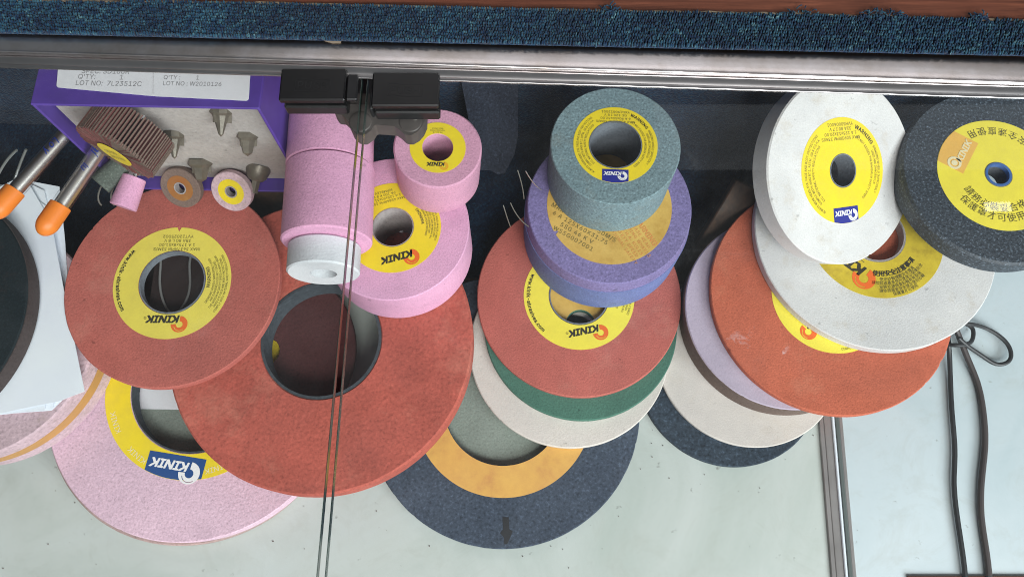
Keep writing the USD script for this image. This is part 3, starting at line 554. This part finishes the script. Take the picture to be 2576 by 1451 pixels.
wheel('white_grindstone', 'tilted white wheel with blue logo panel left of the black wheel', DW, (.2650, .2885, .1070), .0750, .0185, .0135, 'white', zaxis=(.376, -.342, .861), ch=.0012, lining='sleeve', lin_w=.0010,
      lab=(box_print, .0422, .0137, 'yellow_bright', 187, dict(w=.30, r0=.69, lines=('MAX 5093RPM 33M/S', '1 A 125x13x20.00', '32A 80 I 7 V', 'YVH50006001'))))

# ---- pink and white cylinders lying on their sides
def cylinder(name, label, p_front, R, T, b, mat, tip=0, **kw):
    t = thing(name, label, 'grinding cylinder', frame(p_front, zaxis=(kw.get('dx', .02), -1, tip), xhint=(1, 0, 0)))
    obj('abrasive_body', moved(lathe([(b, 0), (R - .0012, 0), (R, .0012), (R, T - .0012), (R - .0012, T), (b, T)], 128), frame((0, 0, -T))), M[mat], t)
    return t
e = at(822, 612, .138); yj = at(822, 392, .160)[1]
cylinder('pink_cylinder', 'front pink cylinder lying between the box and the white cylinder', (e[0], e[1], .138), .0330, yj - e[1], .012, 'pink_deep')
cylinder('pink_cylinder', 'rear pink cylinder lying partly under the black latch', (e[0] - .0022, yj + .0004, .1375), .0325, .075, .012, 'pink_deep')
w = at(813, 688, .133)
cylinder('white_cylinder', 'white cylinder with small bore at the front end of the pink cylinders', (w[0], w[1], .1325), .0264, e[1] - w[1] - .0004, .0098, 'white_blue')

# ------------------------------------------------------------------ purple box and the small tools at its front
yb, zt, zb = .285, .211, .076
xl, xr = at(75, 262, zt)[0], at(652, 272, zt)[0]
t = thing('purple_box', 'purple card box with grey foam front and two white stickers', 'box', frame((-.2475, yb, zb), spin=-1.2))
H, Wd, D, th = zt - zb, 0, .062, .0022; XB = -.2475; xl -= XB; xr -= XB
obj('top_panel', rbx((xl, 0, H - th), (xr, D, H), .0006), M['box'], t)
obj('bottom_panel', rbx((xl, 0, 0), (xr, D, th), .0006), M['box'], t)
obj('side_panel', rbx((xl, .0003, th), (xl + th, D, H - th), .0005), M['box'], t)
obj('side_panel', rbx((xr - th, .0003, th), (xr, D, H - th), .0005), M['box'], t)
obj('rear_panel', bx((xl + th, D - th, th), (xr - th, D, H - th)), M['box'], t)
obj('foam_insert', rbx((xl + th + .0006, .011, th), (xr - th - .0006, D - th - .0004, H - th - .0006), .0015), M['foam'], t)
def sticker(pts, z, rows, kind, h, x0):
    q = [np.array(at(a, b, zt + .0004)[:2]) - (XB, yb) for a, b in pts]
    q = [affinity.rotate(Point(*p), 1.2, origin=(0, 0)) for p in q]; poly = Polygon([(p.x, p.y) for p in q]).buffer(-.002).buffer(.002)
    s = obj('sticker', extrude(poly, H + z, H + z + .00025), M['sticker'], t)
    g = []
    for text, (px, py) in rows:
        p = np.array(at(px, py, zt)[:2]) - (XB, yb); p = affinity.rotate(Point(*p), 1.2, origin=(0, 0)); g.append(line_text(text, h, p.x, p.y, kind=kind, anchor='l', squeeze=.95))
    obj('sticker_print', flat(both(*g), H + z + .0004), M['ink_grey'], s, smooth=False)
sticker([(148, 150), (400, 155), (395, 243), (142, 220)], .0002, [("SPEC: SD100R", (205, 186)), ("Q'TY:", (196, 200)), ('1', (300, 202)), ('LOT NO:  7L23512C', (190, 216))], LATIN, .0036, 0)
sticker([(388, 150), (632, 155), (626, 255), (386, 243)], .0006, [("Q'TY :", (412, 202)), ('1', (493, 203)), ('LOT NO : W2010126', (410, 217))], LATIN, .0031, 0)
blk = obj('support_block', rbx((xl + XB + .012, yb + .010, -.021), (xr + XB - .006, yb + .055, zb - .0006), .001), M['wood_brown'], label='brown wooden block hidden under the purple box', cat='block')

# cutter bits in the foam
def bit(px, py, label, kind, dirx, s=1.0):
    s *= 1.2
    yf = yb + .0105
    # where the sight line meets the foam front
    u, v = (px - 1288) / FPX, (725.5 - py) / FPX; k = yf / (math.cos(PITCH) + v * math.sin(PITCH)); p = np.array([u * k, yf, CAM_H - k * (math.sin(PITCH) - v * math.cos(PITCH))])
    t = thing('cutter_bit', label, 'cutter bit', frame(p, zaxis=(dirx, -1, -.55)), 'metal cutter bits stuck in the foam')
    if kind == 'point':
        obj('cutting_head', solid([(0, -.004), (.0062 * s, -.004), (.0066 * s, .0004), (.0050 * s, .0022), (.0034 * s, .0075), (.0014 * s, .0155), (0, .0172)], 9), M['carbide'], t, smooth=18)
    elif kind == 'blunt':
        obj('cutting_head', solid([(0, -.004), (.0070 * s, -.004), (.0074 * s, .0006), (.0052 * s, .0032), (.0032 * s, .0125), (0, .0150)], 6), M['carbide'], t, smooth=15)
    else:
        obj('cutting_head', solid([(0, -.004), (.0072 * s, -.004), (.0074 * s, .0012), (.0060 * s, .0070), (.0044 * s, .0095), (0, .0096)], 24), M['carbide'], t, smooth=25)
        obj('shank', solid([(0, .0094), (.0028 * s, .0094), (.0026 * s, .0200), (0, .0202)], 6), M['carbide'], t, smooth=15)
    for q in range(3):
        a = math.radians(120 * q + 25); m = bx((-.0003, 0, -.001), (.0003, .0062 * s, .007)); m.apply_transform(frame((0, 0, .0002), spin=math.degrees(a))); obj('flute', m, M['carbide'], t)
bit(556, 283, 'pointed cutter bit nearest the top edge of the purple box', 'point', -.08)
bit(437, 342, 'pointed cutter bit in the foam beside the flap wheel', 'point', -.05)
bit(622, 343, 'blunt cutter bit beside the right wall of the purple box', 'blunt', -.05, .95)
bit(503, 412, 'cutter bit behind the small grey brown wheel', 'blunt', .0, 1.15)
bit(650, 425, 'stepped cutter bit hanging over the small white pink wheel', 'stepped', -.32, 1.1)

# two small wheels leaning on the lip of the box
for px, py, bm, pm, lb in ((453, 474, 'small_brown', 'orange_card', 'small grey brown wheel with rusty centre leaning on the box'), (581, 483, 'pink_dusty', 'yellow_bright', 'small pale pink wheel with yellow centre leaning on the box')):
    c = at(px, py, .0905); za = np.array((-.14, -.72, .66)); za /= np.linalg.norm(za)
    wheel('small_grindstone', lb, DW, c, .0172, .0065, .0052, bm, zaxis=za, ch=.0006, lining='sleeve_pale', lin_w=.0010, lab=(None, .0110, .0053, pm, 0), group='small wheels leaning on the purple box')

# flap wheel
cx = np.array([1., 0, 0]); cu = np.array([0, math.sin(PITCH), math.cos(PITCH)]); cb = np.array([0, -math.cos(PITCH), math.sin(PITCH)])
def camdir(r, u, b): v = r * cx + u * cu + b * cb; return v / np.linalg.norm(v)
ax = camdir(-.44, -.85, .30)          # towards the labelled face
fc = at(290, 386, .178)
t = thing('flap_wheel', 'brown red flap wheel of sandpaper leaves on a steel shank', 'flap wheel', frame(fc, zaxis=ax, xhint=cx))
FW, FR = .027, .0285
obj('core', solid([(0, -FW), (.0105, -FW), (.0105, .0008), (0, .0008)], 40), M['flap_edge'], t)
obj('shank', solid([(0, -FW - .034), (.0028, -FW - .034), (.0030, -FW), (0, -FW)], 20), M['steel'], t)
nf = 72
for k in range(nf):
    a = 360 * k / nf; r1 = FR * random.uniform(.975, 1.015)
    m = bx((.0100, -.00042, -FW + random.uniform(0, .0006)), (r1, .00042, random.uniform(-.0006, .0006)))
    v = m.vertices; v[:, 1] += -.16 * (v[:, 0] - .010) ; v[:, 1] = np.where(v[:, 0] > .02, v[:, 1] * 1.0, v[:, 1] * .6)
    m.apply_transform(frame((0, 0, 0), spin=a)); lf = obj('leaf', m, M['flap'], t, smooth=False)
    e = bx((r1, -.0030, -FW + .0003), (r1 + .0004, -.0021, -.0002)); e.apply_transform(frame((0, 0, 0), spin=a)); obj('cloth_edge', e, M['flap_edge'], lf, smooth=False)
obj('face_disc', lathe([(.0092, -.0030), (.0272, -.0030), (.0272, -.0002), (.0092, -.0002)], 64), M['flap_edge'], t)
rg = Point(0, 0).buffer(.0128, 24)
ys = obj('paper_label', moved(extrude(rg, 0, .0003), frame((0, 0, .0010))), M['yellow_bright'], t)
obj('label_print', moved(flat(both(line_text('No.120', .0032, 0, .002), line_text('50x25', .0030, 0, -.005)), 0), frame((0, 0, .0015), spin=200)), M['ink_soft2'], ys, smooth=False)

# mounted points
def mounted(px, py, z, R, L_, dirv, mat, label, sh=.03):
    c = at(px, py, z); t = thing('mounted_point', label, 'mounted point', frame(c, zaxis=dirv, xhint=cx))
    obj('abrasive_head', lathe([(0.0001, -L_ / 2), (R * 1.02, -L_ / 2), (R * 1.08, -L_ / 2 + .0008), (R * .94, L_ / 2 - .0006), (R * .90, L_ / 2), (.0001, L_ / 2)], 48), M[mat], t)
    obj('shank', solid([(0, L_ / 2 - .001), (.0017, L_ / 2 - .001), (.0017, L_ / 2 + sh), (0, L_ / 2 + sh)], 16), M['steel'], t)
mounted(324, 484, .105, .0096, .0255, camdir(.30, .93, -.12), 'pink_deep', 'pink mounted point on a thin shank below the flap wheel', .022)
mounted(278, 440, .112, .0085, .0225, camdir(.62, .72, -.25), 'mount_grey', 'dark grey green mounted point beside the pink mounted point', .018)

# tubes with orange caps
def capped(p0, p1, R, label, marks):
    p0, p1 = np.array(p0), np.array(p1); d = p1 - p0; Lt = np.linalg.norm(d)
    t = thing('capped_tube', label, 'capped tube', frame(p0, zaxis=d, xhint=camdir(.87, -.4, .2)), None)
    obj('metal_rod', solid([(0, .004), (R * .80, .004), (R * .80, Lt), (0, Lt)], 48), M['rod'], t)
    obj('clear_sleeve', solid([(0, .002), (R, .002), (R, Lt + .002), (0, Lt + .002)], 48), M['clear'], t)
    rc = R * 1.17; prof = [(0, -.015)] + [(rc * math.sin(q), -.004 - .011 * math.cos(q)) for q in np.linspace(.25, math.pi / 2, 10)] + [(rc * .99, .0105), (rc * .96, .0112), (R * 1.01, .0112), (0, .0110)]
    obj('rubber_cap', solid(prof, 48), M['orange_cap'], t)
    pen = []
    for s0, word, hgt in marks:          # handwriting wrapped on the tube, reading along it
        g = affinity.rotate(line_text(word, hgt, 0, 0, slant=.3, size=32), 0, origin=(0, 0)); m = flat(g, 0).subdivide_to_size(.0012); v = m.vertices.copy()
        view = np.linalg.inv(frame(p0, zaxis=d, xhint=camdir(.87, -.4, .2)))[:3, :3] @ cb; a0 = math.atan2(view[1], view[0])
        rr = R + .00025; th_ = a0 + .30 + (v[:, 1] - hgt / 2) / rr
        m.vertices = np.c_[rr * np.cos(th_), rr * np.sin(th_), s0 - v[:, 0]]; m.invert(); pen.append(m)
    for m in pen: obj('handwriting', m, M['pen_blue'], t, smooth=False, kind='stuff')
capped(at(12, 508, .158), at(252, 238, .150), .0064, 'upper left clear tube holding a metal rod with orange end cap', [(.052, 'Lo y', .0050), (.092, 'nuv L', .0040)])
capped(at(131, 548, .140), at(300, 303, .140), .0068, 'second clear tube with blue handwriting and orange end cap', [(.064, 'Mai', .0068), (.044, 'lu', .0048)])
# clear strips and tube seen behind and through the bore
t = thing('plastic_tube', 'clear round ended plastic tube seen through the red wheel bore', 'plastic tube')
q = [at(404, 630, .0612), at(402, 700, .0612), at(412, 760, .0612), at(437, 790, .0612), at(466, 760, .0612), at(478, 700, .0612), at(484, 630, .0612)]
obj('rim', tube(spline(q, 50), .0010, 8), mat_plain('clear_rim', (.17, .17, .165), .2, spec=.8), t)
t = thing('tie_strip', 'thin grey plastic strip below the dark grey mounted point', 'plastic strip')
for dx in (0, 32):
    obj('strip', tube(spline([at(262 + dx, 458, .094), at(250 + dx, 480, .092), at(247 + dx, 497, .088), at(255 + dx, 516, .080)], 20), .0007, 6), mat_plain(f'strip_{dx}', (.13, .125, .11), .4), t)
t = thing('wire_wisp', 'thin clear wires sticking out left of the purple wheel', 'wire')
for a, b_, c_, br in (((1322, 430), (1338, 455), (1362, 478), 1), ((1302, 428), (1312, 462), (1318, 500), 0), ((1266, 516), (1276, 548), (1284, 570), 0), ((1284, 510), (1300, 540), (1330, 570), 0)):
    obj('strand', tube(spline([at(*a, .150), at(*b_, .140), at(*c_, .125)], 14), .0004, 6), M['steel'] if br else mat_plain(f'strand_{a[0]}', (.12, .11, .09), .4), t)

t = thing('bore_shade_block', 'nearly black block added for the shade in the notched red wheel bore', 'block', frame((-.285, .215, .0225)))
obj('block', rbx((-.040, -.022, 0), (.026, .040, .020), .001), mat_plain('bore_shade_black', (.014, .009, .009), .6), t)  # added block, its black colour gives the deep shade inside the bore
t = thing('bore_shade_card', 'very dark red brown card added as shade in the notched red wheel bore', 'card', frame((-.262, .210, .0558)))
obj('sheet', rbx((-.036, -.036, 0), (.040, .040, .0035), .0006), mat_plain('bore_shade_board', (.018, .008, .007), .7), t)  # added sheet, coloured as the shaded brick red wheel under the bore
t = thing('paper_scrap', 'white paper scrap seen inside the bore of the pale pink wheel', 'paper')
obj('sheet', extrude(Polygon([at(a, b, 0)[:2] for a, b in ((352, 940), (470, 930), (470, 1032), (358, 1030))]), .0038, .0041), M['sticker'], t)
t = thing('plastic_strip', 'two clear plastic strips left of the capped tubes', 'plastic strip')
for a, b_, c_ in (((42, 378), (14, 408), (-12, 455)), ((66, 376), (48, 420), (22, 505))):
    obj('strip', tube(spline([at(*a, .13), at(*b_, .12), at(*c_, .11)], 14), .0010, 6), mat_plain(f'clear_strip_{a[0]}', (.22, .23, .22), .25, spec=.8), t)
# ------------------------------------------------------------------ cables on the shelf at right
def cable(name, label, px, r, mat, z=.0035):
    pts = [at(a, b, z + dz) for a, b, dz in px]
    t = thing(name, label, 'cable'); obj('cord', tube(spline(pts, 120), r, 10), M[mat], t)
cable('cable', 'thin black cable hanging straight down right of the white wheel', [(2376, 820, .030), (2388, 885, .004), (2391, 960, 0), (2396, 1050, 0), (2402, 1140, 0), (2400, 1210, 0), (2408, 1300, 0), (2420, 1380, 0), (2430, 1475, 0)], .0021, 'cable')
cable('cable', 'brown black cable curving down the shelf at far right', [(2385, 790, .030), (2410, 840, .008), (2436, 905, .002), (2458, 960, 0), (2474, 1040, 0), (2478, 1110, 0), (2470, 1200, 0), (2468, 1290, 0), (2480, 1380, 0), (2488, 1475, 0)], .0025, 'cable_brown')
cable('cable', 'black cable loop knotted around the other cables at right', [(2362, 842, .012), (2376, 862, .006), (2400, 868, .0125), (2428, 866, .0130), (2448, 846, .006), (2446, 826, .004), (2420, 812, .005), (2398, 808, .010), (2420, 812, .014), (2465, 820, .008), (2510, 842, .003), (2540, 876, .002), (2540, 905, .002), (2510, 916, .002), (2478, 900, .004), (2440, 874, .011), (2412, 850, .016)], .0018, 'cable')
t = thing('wooden_edge', 'brown wooden edge at the bottom right corner of the shelf', 'wooden edge', frame(at(2480, 1464, .003)))
obj('bar', rbx((-.062, -.03, -.0026), (.08, .0050, -.0004), .0005), M['wood_red'], t)

V, Fc, n0 = [], [], 0
crumb = trimesh.creation.icosphere(0, 1.0)
for k in range(150):
    a = rng.uniform(0, 2 * math.pi); c0, R0 = [((-.269, .1295), .127), ((-.0074, .1162), .117), ((.1872, .1445), .080), ((-.43, .16), .10)][k % 4]
    rr = R0 + abs(rng.normal(0, .030)); x, y = c0[0] + rr * math.cos(a), c0[1] + rr * math.sin(a)
    if y > .19 or any((x - u) ** 2 + (y - w_) ** 2 < q * q for (u, w_), q in (((-.269, .1295), .127), ((-.0074, .1162), .116), ((.1872, .1445), .079))): continue
    V.append(crumb.vertices * rng.uniform(.00022, .00062) * rng.uniform(.6, 1.3, 3) + (x, y, .0003)); Fc.append(crumb.faces + n0); n0 += len(crumb.vertices)
obj('grit_crumbs', trimesh.Trimesh(np.vstack(V), np.vstack(Fc), process=False), mat_plain('crumbs', (.13, .09, .08), .9), smooth=False, label='loose abrasive crumbs scattered on the pale shelf around the wheels', cat='crumbs', kind='stuff')

# ------------------------------------------------------------------ glass doors and their latch
GZ0, GZ1 = .2608, .2658
def door(label, quad):
    t = thing('glass_door', label, 'glass door')
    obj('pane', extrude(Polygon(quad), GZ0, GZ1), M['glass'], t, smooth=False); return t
sl_t, sl_b = at(909, 197, GZ1), at(790, 1500, GZ1); sr_t, sr_b = at(923.5, 240, GZ1), at(815.5, 1500, GZ1)
sl_b = sl_t + (sl_b - sl_t) * ((sl_t[1] + .40) / (sl_t[1] - sl_b[1])); sr_b = sr_t + (sr_b - sr_t) * ((sr_t[1] + .40) / (sr_t[1] - sr_b[1]))
yt = lambda x: .2895 - .0212 - .035 * x
el = 3e-4
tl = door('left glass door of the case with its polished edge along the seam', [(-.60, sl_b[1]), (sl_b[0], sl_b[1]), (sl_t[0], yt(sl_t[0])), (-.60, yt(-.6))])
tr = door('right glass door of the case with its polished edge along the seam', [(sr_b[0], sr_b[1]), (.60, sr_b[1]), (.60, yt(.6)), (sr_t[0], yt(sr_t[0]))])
def edge_strip(t, a, b, s):
    obj('polished_edge', extrude(Polygon([(b[0], b[1]), (b[0] + s * .0003, b[1]), (a[0] + s * .0003, yt(a[0])), (a[0], yt(a[0]))]), GZ0 + .0001, GZ1 - .0001), M['glass_edge'], t, smooth=False)
edge_strip(tl, sl_t + (.0002, 0, 0), sl_b + (.0002, 0, 0), 1); edge_strip(tr, sr_t - (.0002, 0, 0), sr_b - (.0002, 0, 0), -1)

M['smear'] = usdkit.material(stage, L + 'glass_smear', {'geo': ('geometry', {}), 't': ('transparent_bsdf', {'color': (1, 1, 1)}), 'd': ('diffuse_bsdf', {'color': (.8, .8, .82)}), 'n': ('noise_texture', {'scale': 170.0, 'detail': 6.0, 'roughness': .7, 'distortion': 1.0}),
    'r': ('rgb_ramp', {'ramp': [(.46, (0, 0, 0)), (.62, (.16, .16, .16)), (.75, (.55, .55, .55))]}), 'm': ('mix_closure', {})}, [('geo.position', 'n.vector'), ('n.fac', 'r.fac'), ('r.color', 'm.fac'), ('t.BSDF', 'm.closure1'), ('d.BSDF', 'm.closure2')], surface='m.closure')
for px, py, a, b_, rot in ((1868, 838, .0085, .0030, 20), (1868, 866, .0042, .0018, -20), (1885, 846, .0030, .0016, 60), (1980, 880, .0030, .0016, 40), (2230, 840, .0016, .0012, 0), (1010, 583, .0010, .0008, 0)):
    c = at(px, py, GZ1 + .0002); bl = [(a * math.cos(q) * (.75 + .5 * noise([3 * math.cos(q) + px, 3 * math.sin(q), 1.])), b_ * math.sin(q) * (.75 + .5 * noise([3 * math.cos(q), px + 3 * math.sin(q), 5.]))) for q in np.linspace(0, 2 * math.pi, 28, endpoint=False)]
    obj('smear', moved(flat(Polygon(bl), 0), frame(c, spin=rot)), M['smear'], tr if px > 905 else tl, smooth=False)

t = thing('touch_latch', 'black double push latch holding the glass doors at the frame', 'latch')
def clip(x0, x1, y0, y1, name):
    """Black clip over the glass corner: top plate and under plate, PUSH raised on top."""
    c = obj(name, rbx((x0, y0, .2662), (x1, y1, .2705), .0009), M['black_plastic'], t)
    fr = Polygon([(-.0105, -.0042), (.0105, -.0042), (.0105, .0042), (-.0105, .0042)]); fr = fr.difference(fr.buffer(-.0003))
    mx, my = (x0 + x1) / 2, (y0 + y1) / 2 - .001
    obj('lettering', moved(extrude(both(line_text('PUSH', .0046, 0, -.0023, track=.08), fr), 0, .00022), frame((mx, my, .2704), spin=YAW)), M['latch_grey'], c, smooth=False)
    obj('under_plate', rbx((x0 + .0005, y0 + .0012, .2515), (x1 - .0005, y1 - .012, .2604), .001), M['black_plastic'], t)
a0, a1, a2 = at(708, 170, .2705), at(872, 175, .2705), at(705, 252, .2705)
clip(a0[0], a1[0], a2[1], a0[1] - .0005, 'push_plate')
b0, b1, b2 = at(938, 178, .2705), at(1106, 187, .2705), at(938, 266, .2705)
clip(b0[0], b1[0], b2[1], b0[1] - .0010, 'push_plate')
mid = at(888, 215, .262)
obj('side_block', rbx((a1[0] + .0004, a2[1] + .001, .2665), (sl_t[0] - .0012, a0[1] - .004, .2695), .0008), M['latch_grey'], t)
obj('catch_pin', rbx((sr_t[0] + .0005, b2[1] + .004, .246), (b0[0] - .0008, b0[1] - .008, .2600), .0008), M['latch_grey'], t)
zq = .2500
br = [(838, 262), (1072, 262), (1070, 300), (1062, 318), (1050, 332), (1034, 341), (1018, 339), (1004, 326), (992, 318), (942, 314), (934, 328), (916, 341), (898, 339), (884, 326), (872, 300), (862, 290), (846, 288), (838, 276)]
pts = [at(a, b, zq)[:2] for a, b in br]
m = extrude(Polygon(pts).buffer(-.0022).buffer(.0044).buffer(-.0022), zq - .012, zq)
obj('bracket', m, M['dusty_plastic'], t, smooth=50)
for q, (cx_, cy_) in enumerate(((906, 305), (1032, 305))):
    c = at(cx_, cy_, zq + .001)
    obj('magnet_boss', moved(solid([(0, -.006), (.0070, -.006), (.0072, -.0012), (.0066, -.0004), (.0050, 0), (0, .0002)], 32), frame(c)), M['dusty_plastic'], t)
sc = at(1044, 290, zq + .003)
obj('screw', moved(solid([(0, -.004), (.0021, -.004), (.0022, 0), (.0014, .0008), (0, .0009)], 20), frame(sc)), M['steel'], t)
ct = [at(a, b, zq)[:2] for a, b in ((860, 232), (1085, 240), (1072, 268), (838, 262))]
cm = [at(a, b, zq - .001)[:2] for a, b in ((866, 176), (942, 180), (942, 268), (864, 262))]
obj('centre_plate', extrude(Polygon(cm), zq - .006, zq - .0015), M['latch_grey'], t)
obj('bracket_plate', extrude(Polygon(ct), zq - .006, zq - .001), M['dusty_plastic'], t)
# ---- black arrow mark on the slate wheel
s = stage.GetPrimAtPath('/World/slate_grindstone')
q = [at(a, b, .0113)[:2] - np.array((-.0074, .1162)) for a, b in ((1264, 1300), (1280, 1300), (1281, 1330), (1290, 1335), (1284, 1350), (1276, 1368), (1268, 1368), (1268, 1352), (1258, 1340), (1266, 1330))]
obj('marker_arrow', flat(Polygon(q), .0078 + .00025), M['marker'], s, smooth=False)
